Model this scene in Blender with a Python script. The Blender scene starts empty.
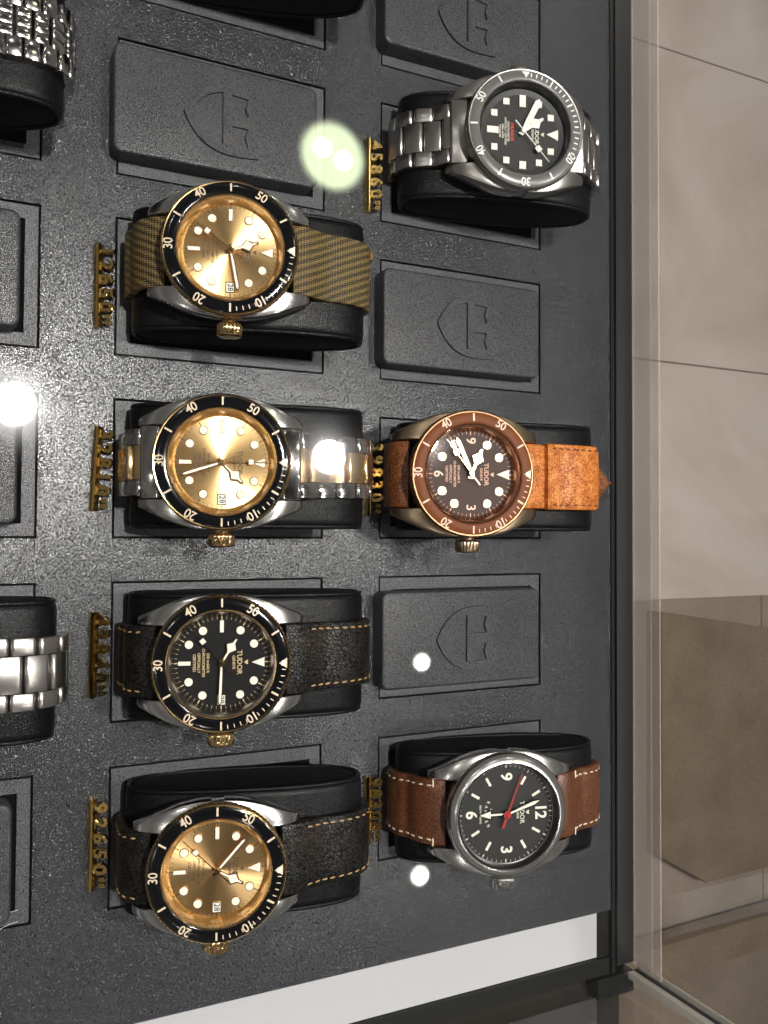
import bpy, bmesh, math, random
from mathutils import Vector, Matrix
random.seed(7)
S = 0.001                      # everything below is written in millimetres
R = math.radians
col = bpy.context.scene.collection
scn = bpy.context.scene

# ------------------------------------------------------------------ camera
cam = bpy.data.cameras.new('camera'); camo = bpy.data.objects.new('camera', cam); col.objects.link(camo)
cam.sensor_fit = 'VERTICAL'; cam.sensor_height = 32.0; cam.lens = 860/1024*32.0
cam.clip_start = 0.01; cam.clip_end = 50
CP = Vector((-42.92474, -43.86399, 291.15138))
CM = Matrix(((0.899214, -0.014565, -0.437266), (0.00425, 0.999689, -0.024558), (0.437488, 0.020224, 0.898997)))
m4 = CM.to_4x4(); m4.translation = CP*S; camo.matrix_world = m4
scn.camera = camo
scn.render.resolution_x = 768; scn.render.resolution_y = 1024

# ------------------------------------------------------------------ world, exposure
w = bpy.data.worlds.new('World'); scn.world = w; w.use_nodes = True
nt = w.node_tree; nt.nodes.clear()
wo = nt.nodes.new('ShaderNodeOutputWorld'); bg = nt.nodes.new('ShaderNodeBackground')
tc = nt.nodes.new('ShaderNodeTexCoord'); sx = nt.nodes.new('ShaderNodeSeparateXYZ'); cr = nt.nodes.new('ShaderNodeValToRGB')
mr = nt.nodes.new('ShaderNodeMapRange'); mr.inputs['From Min'].default_value = -1
nt.links.new(tc.outputs['Generated'], sx.inputs[0]); nt.links.new(sx.outputs['Z'], mr.inputs['Value'])
nt.links.new(mr.outputs[0], cr.inputs[0]); nt.links.new(cr.outputs[0], bg.inputs[0]); nt.links.new(bg.outputs[0], wo.inputs[0])
e = cr.color_ramp.elements
e[0].position = 0.0; e[0].color = (0.22, 0.19, 0.16, 1)
e[1].position = 1.0; e[1].color = (0.02, 0.02, 0.021, 1)
for p_, c_ in ((0.48, (0.16, 0.14, 0.12, 1)), (0.60, (0.62, 0.60, 0.58, 1)), (0.70, (0.20, 0.19, 0.185, 1)), (0.80, (0.35, 0.34, 0.33, 1)), (0.88, (0.05, 0.05, 0.05, 1))):
    k = e.new(p_); k.color = c_
bg.inputs[1].default_value = 0.40
scn.view_settings.view_transform = 'Standard'; scn.view_settings.look = 'None'
scn.view_settings.exposure = 0.0; scn.view_settings.gamma = 1.0

# ------------------------------------------------------------------ helpers
def tag(o, label=None, cat=None, group=None, kind=None):
    if label: o['label'] = label
    if cat: o['category'] = cat
    if group: o['group'] = group
    if kind: o['kind'] = kind
    return o
def link(name, bm, mat, parent=None, ang=35, smooth=True):
    me = bpy.data.meshes.new(name)
    bmesh.ops.scale(bm, vec=(S, S, S), verts=bm.verts)
    bm.to_mesh(me); bm.free()
    if smooth:
        me.shade_smooth(); me.set_sharp_from_angle(angle=R(ang))
    me.materials.append(mat)
    o = bpy.data.objects.new(name, me); col.objects.link(o)
    if parent: o.parent = parent
    return o
def empty(name, loc=(0, 0, 0), rot=None):
    o = bpy.data.objects.new(name, None); col.objects.link(o); o.empty_display_size = 0.01
    m = rot.to_4x4() if rot else Matrix.Identity(4)
    m.translation = Vector(loc)*S; o.matrix_world = m
    return o
def lathe(bm, prof, seg=96, M=None, mod=None, close=False):
    rings = []
    for i in range(seg):
        a = 2*math.pi*i/seg; ring = []
        for j, (r, z) in enumerate(prof):
            rr = r + (mod(a, j) if mod else 0)
            v = Vector((rr*math.cos(a), rr*math.sin(a), z))
            ring.append(bm.verts.new(M @ v if M else v))
        rings.append(ring)
    n = len(prof)
    for i in range(seg):
        A = rings[i]; B = rings[(i+1) % seg]
        for j in range(n - (0 if close else 1)):
            k = (j+1) % n
            try: bm.faces.new((A[j], B[j], B[k], A[k]))
            except ValueError: pass
    return rings
def disc(bm, r, z, seg=96, hole=0, up=True, c=(0, 0)):
    out = [bm.verts.new((c[0]+r*math.cos(2*math.pi*i/seg), c[1]+r*math.sin(2*math.pi*i/seg), z)) for i in range(seg)]
    if hole:
        inn = [bm.verts.new((c[0]+hole*math.cos(2*math.pi*i/seg), c[1]+hole*math.sin(2*math.pi*i/seg), z)) for i in range(seg)]
        for i in range(seg): bm.faces.new((out[i], out[(i+1) % seg], inn[(i+1) % seg], inn[i]))
    else: bm.faces.new(out)
def prism(bm, pts, z0, z1, M=None, bev=0.0):
    """closed 2D outline (counter-clockwise) extruded from z0 to z1, top edge chamfered by bev"""
    def V(x, y, z):
        v = Vector((x, y, z)); return bm.verts.new(M @ v if M else v)
    n = len(pts)
    lv = []
    lv.append([V(x, y, z0) for x, y in pts])
    if bev > 0:
        lv.append([V(x, y, z1-bev) for x, y in pts])
        ins = []
        for i in range(n):
            p0 = Vector(pts[i-1]); p = Vector(pts[i]); p1 = Vector(pts[(i+1) % n])
            d0 = (p-p0).normalized(); d1 = (p1-p).normalized()
            n0 = Vector((-d0.y, d0.x)); n1 = Vector((-d1.y, d1.x)); b = n0+n1
            b = b/max(0.3, b.length_squared)*2*bev*0.9
            ins.append(p+b*0.5*1.1)
        lv.append([V(q.x, q.y, z1) for q in ins])
    else:
        lv.append([V(x, y, z1) for x, y in pts])
    for A, B in zip(lv, lv[1:]):
        for i in range(n):
            k = (i+1) % n; bm.faces.new((A[i], A[k], B[k], B[i]))
    bm.faces.new(lv[-1]); bm.faces.new(list(reversed(lv[0])))
def rrect(x0, y0, x1, y1, r, n=5):
    pts = []
    for cx, cy, a0 in ((x1-r, y0+r, -90), (x1-r, y1-r, 0), (x0+r, y1-r, 90), (x0+r, y0+r, 180)):
        for i in range(n+1):
            a = R(a0+90*i/n); pts.append((cx+r*math.cos(a), cy+r*math.sin(a)))
    return pts
def box(bm, x0, y0, z0, x1, y1, z1, bev=0.0, M=None):
    prism(bm, [(x0, y0), (x1, y0), (x1, y1), (x0, y1)], z0, z1, M, bev)
def curve_mesh(splines, extrude=0.0, bevel=0.0):
    cu = bpy.data.curves.new('tmp', 'CURVE'); cu.dimensions = '2D'; cu.fill_mode = 'BOTH'
    cu.extrude = extrude; cu.bevel_depth = bevel; cu.bevel_resolution = 1
    for pts in splines:
        s = cu.splines.new('POLY'); s.points.add(len(pts)-1); s.use_cyclic_u = True
        for p, q in zip(s.points, pts): p.co = (q[0], q[1], 0, 1)
    return conv(cu)
def conv(cu):
    o = bpy.data.objects.new('tmp', cu); col.objects.link(o)
    bpy.context.view_layer.update()
    dg = bpy.context.evaluated_depsgraph_get()
    me = bpy.data.meshes.new_from_object(o.evaluated_get(dg))
    bpy.data.objects.remove(o); bpy.data.curves.remove(cu)
    return me
_tc = {}
def text_mesh(s, size, extrude, offset=0.0, space=1.0, bevel=0.0):
    key = (s, size, extrude, offset, space, bevel)
    if key not in _tc:
        cu = bpy.data.curves.new('tmp', 'FONT'); cu.body = s; cu.size = size; cu.extrude = extrude
        cu.offset = offset; cu.align_x = 'CENTER'; cu.align_y = 'CENTER'; cu.space_character = space
        cu.bevel_depth = bevel; cu.bevel_resolution = 0; cu.resolution_u = 3
        _tc[key] = conv(cu)
    return _tc[key]
def addmesh(bm, me, M):
    t = bmesh.new(); t.from_mesh(me); bmesh.ops.transform(t, matrix=M, verts=t.verts)
    tmp = bpy.data.meshes.new('tmp'); t.to_mesh(tmp); t.free(); bm.from_mesh(tmp); bpy.data.meshes.remove(tmp)
def T(x=0, y=0, z=0): return Matrix.Translation((x, y, z))
def RZ(a): return Matrix.Rotation(a, 4, 'Z')
def RX(a): return Matrix.Rotation(a, 4, 'X')
def RY(a): return Matrix.Rotation(a, 4, 'Y')
def addtext(bm, s, x, y, z, size, rot=0.0, ext=0.03, offset=0.0, space=1.0, sx_=1.0, M=None):
    mm = T(x, y, z) @ RZ(rot) @ Matrix.Diagonal((sx_, 1, 1, 1))
    addmesh(bm, text_mesh(s, size, ext, offset, space), (M @ mm) if M else mm)
def catmull(pts, step=0.6):
    out = []
    P = [Vector(p) for p in pts]
    P = [2*P[0]-P[1]]+P+[2*P[-1]-P[-2]]
    for i in range(1, len(P)-2):
        p0, p1, p2, p3 = P[i-1:i+3]
        n = max(2, int((p2-p1).length/0.15))
        for k in range(n):
            t = k/n
            out.append(0.5*((2*p1)+(-p0+p2)*t+(2*p0-5*p1+4*p2-p3)*t*t+(-p0+3*p1-3*p2+p3)*t**3))
    out.append(P[-2])
    res = [out[0]]; acc = 0
    for a, b in zip(out, out[1:]):
        acc += (b-a).length
        if acc >= step: res.append(b); acc = 0
    return res

# ------------------------------------------------------------------ materials
def newmat(name):
    m = bpy.data.materials.new(name); m.use_nodes = True
    return m, m.node_tree, m.node_tree.nodes['Principled BSDF']
def N(nt, t, **kw):
    n = nt.nodes.new(t)
    for k, v in kw.items():
        if k in n.inputs: n.inputs[k].default_value = v
        else: setattr(n, k, v)
    return n
def coords(nt, scale=1000.0, uv=False):
    t = nt.nodes.new('ShaderNodeTexCoord'); mp = nt.nodes.new('ShaderNodeMapping')
    s = (scale,)*3 if not isinstance(scale, tuple) else scale
    mp.inputs['Scale'].default_value = s
    nt.links.new(t.outputs['UV' if uv else 'Object'], mp.inputs[0]); return mp.outputs[0]
def ramp(nt, fac, stops):
    r = nt.nodes.new('ShaderNodeValToRGB'); nt.links.new(fac, r.inputs[0])
    el = r.color_ramp.elements
    el[0].position, el[0].color = stops[0][0], (*stops[0][1], 1)
    el[1].position, el[1].color = stops[-1][0], (*stops[-1][1], 1)
    for p, c in stops[1:-1]:
        k = el.new(p); k.color = (*c, 1)
    return r.outputs[0]
def bump(nt, b, h, strength, dist):
    n = nt.nodes.new('ShaderNodeBump'); n.inputs['Strength'].default_value = strength; n.inputs['Distance'].default_value = dist*S
    nt.links.new(h, n.inputs['Height']); nt.links.new(n.outputs[0], b.inputs['Normal']); return n
def mathn(nt, op, a, b=None):
    n = nt.nodes.new('ShaderNodeMath'); n.operation = op
    for i, q in enumerate((a, b)):
        if q is None: continue
        if isinstance(q, (int, float)): n.inputs[i].default_value = q
        else: nt.links.new(q, n.inputs[i])
    return n.outputs[0]
def simple(name, c, rough=0.5, metal=0.0, **kw):
    m, nt, b = newmat(name)
    b.inputs['Base Color'].default_value = (*c, 1); b.inputs['Roughness'].default_value = rough; b.inputs['Metallic'].default_value = metal
    for k, v in kw.items(): b.inputs[k.replace('_', ' ')].default_value = v
    return m
def leather(name, c1, c2, grain, rough=0.42, dist=0.10, strength=0.8, mott=0.06, spec=0.5, wear=None, pep=0.5):
    m, nt, b = newmat(name)
    co = coords(nt)
    wn = N(nt, 'ShaderNodeTexNoise', Scale=grain*0.8, Detail=1.0); nt.links.new(co, wn.inputs['Vector'])
    wv = nt.nodes.new('ShaderNodeVectorMath'); wv.operation = 'SCALE'; wv.inputs['Scale'].default_value = 0.5/grain; nt.links.new(wn.outputs['Color'], wv.inputs[0])
    wa = nt.nodes.new('ShaderNodeVectorMath'); wa.operation = 'ADD'; nt.links.new(co, wa.inputs[0]); nt.links.new(wv.outputs[0], wa.inputs[1])
    v = N(nt, 'ShaderNodeTexVoronoi', Scale=grain, feature='DISTANCE_TO_EDGE'); nt.links.new(wa.outputs[0], v.inputs['Vector'])
    mp_ = N(nt, 'ShaderNodeMapRange', interpolation_type='SMOOTHSTEP'); mp_.inputs['From Max'].default_value = 0.22; nt.links.new(v.outputs['Distance'], mp_.inputs['Value'])
    n = N(nt, 'ShaderNodeTexNoise', Scale=grain*1.3, Detail=2.0); nt.links.new(co, n.inputs['Vector'])
    h = mathn(nt, 'ADD', mp_.outputs[0], mathn(nt, 'MULTIPLY', n.outputs[0], 0.9))
    bump(nt, b, h, strength, dist)
    n2 = N(nt, 'ShaderNodeTexNoise', Scale=mott, Detail=4.0); nt.links.new(co, n2.inputs['Vector'])
    c = ramp(nt, n2.outputs[0], [(0.3, c1), (0.7, c2)] if not wear else [(0.3, c1), (0.52, c2), (0.72, wear)])
    # the grain itself: glints on pebbles and shade in creases, put into colour and specular
    g = N(nt, 'ShaderNodeMapRange'); g.inputs['To Min'].default_value = 0.45; g.inputs['To Max'].default_value = 1.0+pep
    pn = N(nt, 'ShaderNodeTexNoise', Scale=grain*1.1, Detail=1.0); nt.links.new(co, pn.inputs['Vector'])
    g.inputs['From Min'].default_value = 0.2; g.inputs['From Max'].default_value = 1.3
    nt.links.new(mathn(nt, 'ADD', mathn(nt, 'MULTIPLY', mp_.outputs[0], 0.6), pn.outputs[0]), g.inputs['Value'])
    mu = nt.nodes.new('ShaderNodeVectorMath'); mu.operation = 'SCALE'; nt.links.new(c, mu.inputs[0]); nt.links.new(g.outputs[0], mu.inputs['Scale'])
    nt.links.new(mu.outputs[0], b.inputs['Base Color'])
    sg = N(nt, 'ShaderNodeMapRange'); nt.links.new(mathn(nt, 'ADD', mathn(nt, 'MULTIPLY', mp_.outputs[0], 0.6), pn.outputs[0]), sg.inputs['Value'])
    sg.inputs['From Min'].default_value = 0.4; sg.inputs['From Max'].default_value = 1.2; sg.inputs['To Min'].default_value = spec*0.25; sg.inputs['To Max'].default_value = spec*1.6
    nt.links.new(sg.outputs[0], b.inputs['Specular IOR Level'])
    b.inputs['Roughness'].default_value = rough; b.inputs['Specular IOR Level'].default_value = spec
    return m
def metal(name, c, rough, brush=0.0, var=0.05):
    m, nt, b = newmat(name)
    b.inputs['Base Color'].default_value = (*c, 1); b.inputs['Metallic'].default_value = 1
    co = coords(nt, (60.0, 2600.0, 900.0) if brush else 400.0)
    n = N(nt, 'ShaderNodeTexNoise', Scale=1.0, Detail=3.0); nt.links.new(co, n.inputs['Vector'])
    r = mathn(nt, 'ADD', mathn(nt, 'MULTIPLY', n.outputs[0], var*2), rough-var)
    nt.links.new(r, b.inputs['Roughness'])
    if brush: bump(nt, b, n.outputs[0], brush*0.3, 0.004)
    return m
def glassy(name, tint=(1, 1, 1), r0=0.04, smudge=0.0):
    m, nt, b = newmat(name); nt.nodes.remove(b); out = nt.nodes['Material Output']
    tr = N(nt, 'ShaderNodeBsdfTransparent'); tr.inputs[0].default_value = (*tint, 1)
    gl = N(nt, 'ShaderNodeBsdfGlossy'); gl.inputs['Roughness'].default_value = 0.0; gl.inputs[0].default_value = (1, 1, 1, 1)
    lw = N(nt, 'ShaderNodeLayerWeight'); lw.inputs[0].default_value = 0.5
    f = mathn(nt, 'ADD', mathn(nt, 'MULTIPLY', mathn(nt, 'POWER', lw.outputs['Facing'], 5.0), 1-r0), r0)
    mx = N(nt, 'ShaderNodeMixShader'); nt.links.new(f, mx.inputs[0]); nt.links.new(tr.outputs[0], mx.inputs[1]); nt.links.new(gl.outputs[0], mx.inputs[2])
    last = mx.outputs[0]
    if smudge:
        df = N(nt, 'ShaderNodeBsdfDiffuse'); df.inputs[0].default_value = (0.8, 0.8, 0.8, 1)
        co = coords(nt, 30.0); n = N(nt, 'ShaderNodeTexNoise', Scale=1.0, Detail=6.0); nt.links.new(co, n.inputs['Vector'])
        mp = N(nt, 'ShaderNodeMapRange'); mp.inputs['From Min'].default_value = 0.5; mp.inputs['From Max'].default_value = 0.8; mp.inputs['To Max'].default_value = smudge
        nt.links.new(n.outputs[0], mp.inputs['Value'])
        m2 = N(nt, 'ShaderNodeMixShader'); nt.links.new(mp.outputs[0], m2.inputs[0]); nt.links.new(last, m2.inputs[1]); nt.links.new(df.outputs[0], m2.inputs[2]); last = m2.outputs[0]
    nt.links.new(last, out.inputs[0])
    return m
def emit(name, c, s):
    m, nt, b = newmat(name); b.inputs['Base Color'].default_value = (0, 0, 0, 1)
    b.inputs['Emission Color'].default_value = (*c, 1); b.inputs['Emission Strength'].default_value = s
    return m
def sunburst(name, c, rough, aniso=0.85, metal_=1.0):
    m, nt, b = newmat(name)
    b.inputs['Base Color'].default_value = (*c, 1); b.inputs['Metallic'].default_value = metal_
    b.inputs['Roughness'].default_value = rough; b.inputs['Anisotropic'].default_value = aniso
    b.inputs['Anisotropic Rotation'].default_value = 0.0
    t = N(nt, 'ShaderNodeTangent', direction_type='RADIAL', axis='Z'); nt.links.new(t.outputs[0], b.inputs['Tangent'])
    return m
M = {}
M['tray'] = leather('tray_leatherette', (0.0045, 0.005, 0.0062), (0.0065, 0.007, 0.009), 1.6, rough=0.25, dist=0.062, strength=1.0, spec=0.82, pep=4.0, mott=0.02)
M['frame'] = leather('slot_frame_grain', (0.024, 0.025, 0.028), (0.032, 0.032, 0.036), 1.7, rough=0.38, dist=0.035, strength=1.0, mott=0.03, pep=2.0)
M['block'] = leather('block_grain', (0.014, 0.014, 0.0155), (0.021, 0.021, 0.023), 1.7, rough=0.34, dist=0.045, strength=1.0, mott=0.03, pep=2.2)
M['black'] = simple('black_void', (0.003, 0.003, 0.003), 0.9, Specular_IOR_Level=0.1)
M['cushion'] = leather('cushion_leather', (0.003, 0.003, 0.0035), (0.005, 0.005, 0.006), 1.8, rough=0.34, dist=0.04, strength=0.8, spec=0.20)
M['cap'] = leather('cushion_side_leather', (0.004, 0.004, 0.004), (0.006, 0.006, 0.006), 2.0, rough=0.6, spec=0.12, dist=0.04, strength=0.4)
M['steel'] = metal('polished_steel', (0.62, 0.60, 0.58), 0.14)
M['steel_brushed'] = metal('brushed_steel', (0.74, 0.725, 0.71), 0.22, 0.0, 0.02)
M['titanium'] = metal('satin_titanium', (0.50, 0.475, 0.455), 0.30, 0.0, 0.02)
M['gold'] = metal('polished_gold', (0.90, 0.62, 0.30), 0.13)
M['gold_satin'] = metal('satin_gold', (0.86, 0.60, 0.32), 0.25, 0.2)
M['bronze'] = metal('bronze', (0.50, 0.37, 0.25), 0.30, 0.0, 0.02)
M['bronze_bezel'] = metal('dark_bronze_bezel', (0.34, 0.20, 0.11), 0.42, 0.0, 0.02)
M['steel_bright'] = metal('satin_steel_bezel', (0.82, 0.81, 0.80), 0.24, 0.0, 0.02)
M['brass'] = metal('brass_tag', (0.95, 0.66, 0.22), 0.16)
M['ins_black'] = simple('black_insert', (0.005, 0.005, 0.006), 0.10)
M['ins_grey'] = simple('grey_ceramic_insert', (0.11, 0.108, 0.105), 0.28)
M['ins_brown'] = simple('brown_insert', (0.17, 0.050, 0.016), 0.45, Specular_IOR_Level=0.12)
M['mark_gold'] = simple('champagne_marking', (0.72, 0.58, 0.42), 0.45)
M['mark_white'] = simple('white_marking', (0.80, 0.79, 0.76), 0.5)
M['dial_gold'] = sunburst('champagne_sunburst', (0.86, 0.58, 0.27), 0.29)
M['dial_black'] = simple('black_dial', (0.004, 0.004, 0.004), 0.6, Specular_IOR_Level=0.2)
M['dial_grey'] = simple('charcoal_dial', (0.024, 0.0235, 0.022), 0.55, Specular_IOR_Level=0.3)
M['dial_brown'] = simple('chocolate_dial', (0.060, 0.034, 0.026), 0.55, Specular_IOR_Level=0.25)
M['rehaut_gold'] = metal('gold_rehaut', (0.98, 0.76, 0.46), 0.26)
M['rehaut_steel'] = metal('steel_rehaut', (0.50, 0.48, 0.46), 0.25)
M['rehaut_brown'] = metal('bronze_rehaut', (0.60, 0.35, 0.24), 0.22)
M['rehaut_black'] = simple('black_rehaut', (0.014, 0.014, 0.014), 0.3)
M['lume'] = simple('cream_lume', (0.84, 0.80, 0.70), 0.55)
M['white'] = simple('date_white', (0.85, 0.84, 0.80), 0.5)
M['ink_dark'] = simple('dark_print', (0.10, 0.05, 0.02), 0.5)
M['ink_black'] = simple('black_print', (0.012, 0.012, 0.012), 0.5)
M['ink_gold'] = simple('gold_print', (0.62, 0.45, 0.22), 0.45)
M['ink_cream'] = simple('cream_print', (0.70, 0.66, 0.55), 0.5)
M['ink_copper'] = simple('copper_print', (0.70, 0.38, 0.24), 0.45)
M['ink_red'] = simple('red_print', (0.65, 0.05, 0.02), 0.5)
M['red_metal'] = simple('red_hand', (0.42, 0.03, 0.03), 0.35)
M['crystal'] = glassy('sapphire_crystal', r0=0.05)
M['glass'] = glassy('case_glass', (0.985, 0.985, 0.975), r0=0.035, smudge=0.0)
M['leather_black'] = leather('aged_black_leather', (0.003, 0.003, 0.003), (0.007, 0.006, 0.005), 0.9, rough=0.42, dist=0.09, strength=0.8, spec=0.28, mott=0.12, wear=(0.020, 0.014, 0.009))
M['leather_brown'] = leather('brown_leather', (0.085, 0.028, 0.012), (0.12, 0.042, 0.018), 1.5, rough=0.36, dist=0.06, strength=0.4, mott=0.2)
M['leather_orange'] = leather('cognac_leather', (0.34, 0.085, 0.014), (0.50, 0.155, 0.026), 1.0, rough=0.42, dist=0.12, strength=0.5, mott=0.28, wear=(0.62, 0.24, 0.055))
M['leather_dkcognac'] = leather('dark_cognac_leather', (0.10, 0.030, 0.010), (0.22, 0.07, 0.018), 1.0, rough=0.40, dist=0.12, strength=0.5, mott=0.2)
M['thread_tan'] = simple('tan_thread', (0.42, 0.26, 0.11), 0.7)
M['thread_cream'] = simple('cream_thread', (0.75, 0.62, 0.45), 0.7)
M['thread_brown'] = simple('brown_thread', (0.16, 0.05, 0.015), 0.7)
def fabric():
    m, nt, b = newmat('woven_fabric')
    uv = coords(nt, 1.0, uv=True)
    sp = N(nt, 'ShaderNodeSeparateXYZ'); nt.links.new(uv, sp.inputs[0])
    def wave(kx, ky):
        a = mathn(nt, 'ADD', mathn(nt, 'MULTIPLY', sp.outputs['X'], kx), mathn(nt, 'MULTIPLY', sp.outputs['Y'], ky))
        return mathn(nt, 'ADD', mathn(nt, 'MULTIPLY', mathn(nt, 'SINE', a), 0.5), 0.5)
    tw = wave(2.6, 1.2)
    ribs = wave(9.5, 0.0); pick = wave(0.0, 7.5)
    n = N(nt, 'ShaderNodeTexNoise', Scale=2.0, Detail=3.0); nt.links.new(uv, n.inputs['Vector'])
    h = mathn(nt, 'ADD', mathn(nt, 'MULTIPLY', tw, 0.55), mathn(nt, 'MULTIPLY', mathn(nt, 'MULTIPLY', ribs, pick), 0.9))
    h = mathn(nt, 'ADD', h, mathn(nt, 'MULTIPLY', n.outputs[0], 0.5))
    c = ramp(nt, h, [(0.35, (0.012, 0.008, 0.002)), (0.8, (0.080, 0.052, 0.015)), (1.0, (0.24, 0.165, 0.055))])
    nt.links.new(c, b.inputs['Base Color']); b.inputs['Roughness'].default_value = 0.6
    bump(nt, b, h, 0.9, 0.22)
    return m
M['fabric'] = fabric()

# ------------------------------------------------------------------ ceiling lamps (outside the picture, seen as reflections in the glass top; the green one added for a lens ghost, the last row for metal glints)
GLASS_Z = 110.0; LAMP_Z = 1500.0
def lamp_at(u, v):
    """where a lamp hangs whose mirror image in the glass top shows at this place of the view"""
    d = CM @ Vector(((u-384)/860, (512-v)/860, -1))
    k = ((2*GLASS_Z-LAMP_Z)-CP.z)/d.z; p = CP+d*k
    return (p.x, p.y, LAMP_Z), (p-CP).length/math.sqrt(1+((u-384)/860)**2+((v-512)/860)**2)
def lamp_face(c, L, r, soft=0.35, halo=0.0, hc=None):
    # lamp face: even centre, soft rim, and the glare round it painted into the emission
    m, nt, b = newmat('lamp_face'); b.inputs['Base Color'].default_value = (0, 0, 0, 1)
    tcx = nt.nodes.new('ShaderNodeTexCoord'); ln = nt.nodes.new('ShaderNodeVectorMath'); ln.operation = 'LENGTH'
    nt.links.new(tcx.outputs['Object'], ln.inputs[0]); d = mathn(nt, 'DIVIDE', ln.outputs['Value'], r*S)
    e1 = N(nt, 'ShaderNodeMapRange', interpolation_type='SMOOTHERSTEP'); nt.links.new(d, e1.inputs['Value'])
    e1.inputs['From Min'].default_value = 1.0-soft; e1.inputs['From Max'].default_value = 1.0+soft*0.6; e1.inputs['To Min'].default_value = 1.0; e1.inputs['To Max'].default_value = 0.0
    core = mathn(nt, 'MULTIPLY', mathn(nt, 'POWER', e1.outputs[0], 4.0), L)
    hl = mathn(nt, 'MULTIPLY', mathn(nt, 'EXPONENT', mathn(nt, 'MULTIPLY', d, -2.2)), halo)
    fade = N(nt, 'ShaderNodeMapRange', interpolation_type='SMOOTHSTEP'); nt.links.new(d, fade.inputs['Value'])
    fade.inputs['From Min'].default_value = 1.2; fade.inputs['From Max'].default_value = 3.2; fade.inputs['To Min'].default_value = 1.0; fade.inputs['To Max'].default_value = 0.0
    nt.links.new(mathn(nt, 'ADD', core, mathn(nt, 'MULTIPLY', hl, fade.outputs[0])), b.inputs['Emission Strength'])
    b.inputs['Emission Color'].default_value = (*c, 1); return m
def ceiling_lamp(u, v, rpx, L, c, label, soft=0.35, halo=0.0):
    (x, y, z), dist = lamp_at(u, v); r = rpx/860*dist
    t = empty('ceiling_lamp', (x, y, z)); tag(t, label, 'lamp', 'ceiling lamps over the case')
    b = bmesh.new(); rb = r*(3.2 if halo else 1.3)
    lathe(b, [(rb*1.02, 0), (rb*1.05, 2), (rb*1.06, 60), (rb*0.6, 90), (0.5, 90)], 48); link('lamp_housing', b, M['black'], t)
    b = bmesh.new(); disc(b, rb, 0.5, 48); bmesh.ops.reverse_faces(b, faces=b.faces); link('lamp_diffuser', b, lamp_face(c, min(30, L), r, soft, halo), t)
    if L > 30:
        b = bmesh.new(); kb = 0.86 if halo else 0.62; disc(b, r*kb, -1.5, 48); bmesh.ops.reverse_faces(b, faces=b.faces); link('bulb', b, emit('bulb_glow', c, L*0.96/kb/kb), t)
    return t
ceiling_lamp(14, 405, 24, 1500, (1.0, 0.975, 0.96), 'bright round ceiling spotlight reflected at the left edge of the glass', 0.5, 60)
ceiling_lamp(328, 457, 19, 900, (1.0, 0.975, 0.96), 'round ceiling spotlight reflected over the two-tone bracelet', 0.35, 40)
ceiling_lamp(421, 662, 11, 420, (1.0, 0.97, 0.93), 'small ceiling spotlight reflected over the middle blank block', 0.45)
ceiling_lamp(419, 875, 12, 420, (1.0, 0.97, 0.93), 'small ceiling spotlight reflected below the brown strapped watch', 0.45)
t_ = ceiling_lamp(332, 157, 40, 15, (0.82, 0.95, 0.60), 'large pale green frosted ceiling lamp with two bulbs')  # added lamp; its mirror image draws the green lens ghost
for du, dv in ((-11, -8), (9, 6)):
    (x, y, z), dist = lamp_at(332+du, 157+dv); (x2, y2, _), _d = lamp_at(332, 157)
    b = bmesh.new(); disc(b, 10/860*dist, 0, 32); bmesh.ops.reverse_faces(b, faces=b.faces)
    bu = link('bulb', b, emit('bulb_glow', (1.0, 0.97, 0.78), 26), t_); bu.location = ((x-x2)*S, (y-y2)*S, -0.004-0.003*(du > 0))  # bright spots of the added lamp, part of the lens ghost
for x, y in ((-1000, 150), (-1000, 900), (-600, -1200), (-1500, -500), (100, -1500), (500, 1700), (-300, 1400), (1500, 1500)):  # added lamps out of view, put in for fill light and glints
    t_ = empty('ceiling_lamp', (x, y, LAMP_Z)); tag(t_, 'round ceiling spotlight over the shop, seen only as glints in the metal', 'lamp', 'ceiling lamps over the case')
    b = bmesh.new(); lathe(b, [(41, 0), (52, 2), (54, 60), (20, 90), (0.5, 90)], 32); link('lamp_housing', b, M['black'], t_)
    b = bmesh.new(); disc(b, 40, 4, 32); bmesh.ops.reverse_faces(b, faces=b.faces); link('lamp_diffuser', b, M.setdefault('glint', None) or M.update(glint=emit('lamp_glow', (1.0, 0.96, 0.92), 90)) or M['glint'], t_)

# ------------------------------------------------------------------ shop floor beyond the glass
def unproj(u, v, z):
    d = CM @ Vector(((u-384)/860, (512-v)/860, -1)); k = (z-CP.z)/d.z; return CP+d*k
FZ = -800.0
def floor_mat():
    m, nt, b = newmat('marble_floor')
    co = coords(nt, 1.0)
    n = N(nt, 'ShaderNodeTexNoise', Scale=3.2, Detail=8.0, Roughness=0.6, Distortion=0.8); nt.links.new(co, n.inputs['Vector'])
    c = ramp(nt, n.outputs[0], [(0.28, (0.54, 0.45, 0.38)), (0.5, (0.66, 0.565, 0.49)), (0.70, (0.76, 0.68, 0.61))])
    nt.links.new(c, b.inputs['Base Color']); b.inputs['Roughness'].default_value = 0.22
    return m
M['floor'] = floor_mat()
M['joint'] = simple('floor_joint', (0.24, 0.19, 0.155), 0.8)
j1 = unproj(700, 60, FZ).y; j2 = unproj(700, 366, FZ).y
b = bmesh.new(); box(b, -4000, -4000, FZ-30, 6000, 5000, FZ-1.5); tag(link('floor_joints', b, M['joint']), kind='structure')
b = bmesh.new(); pitch = j1-j2
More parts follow.
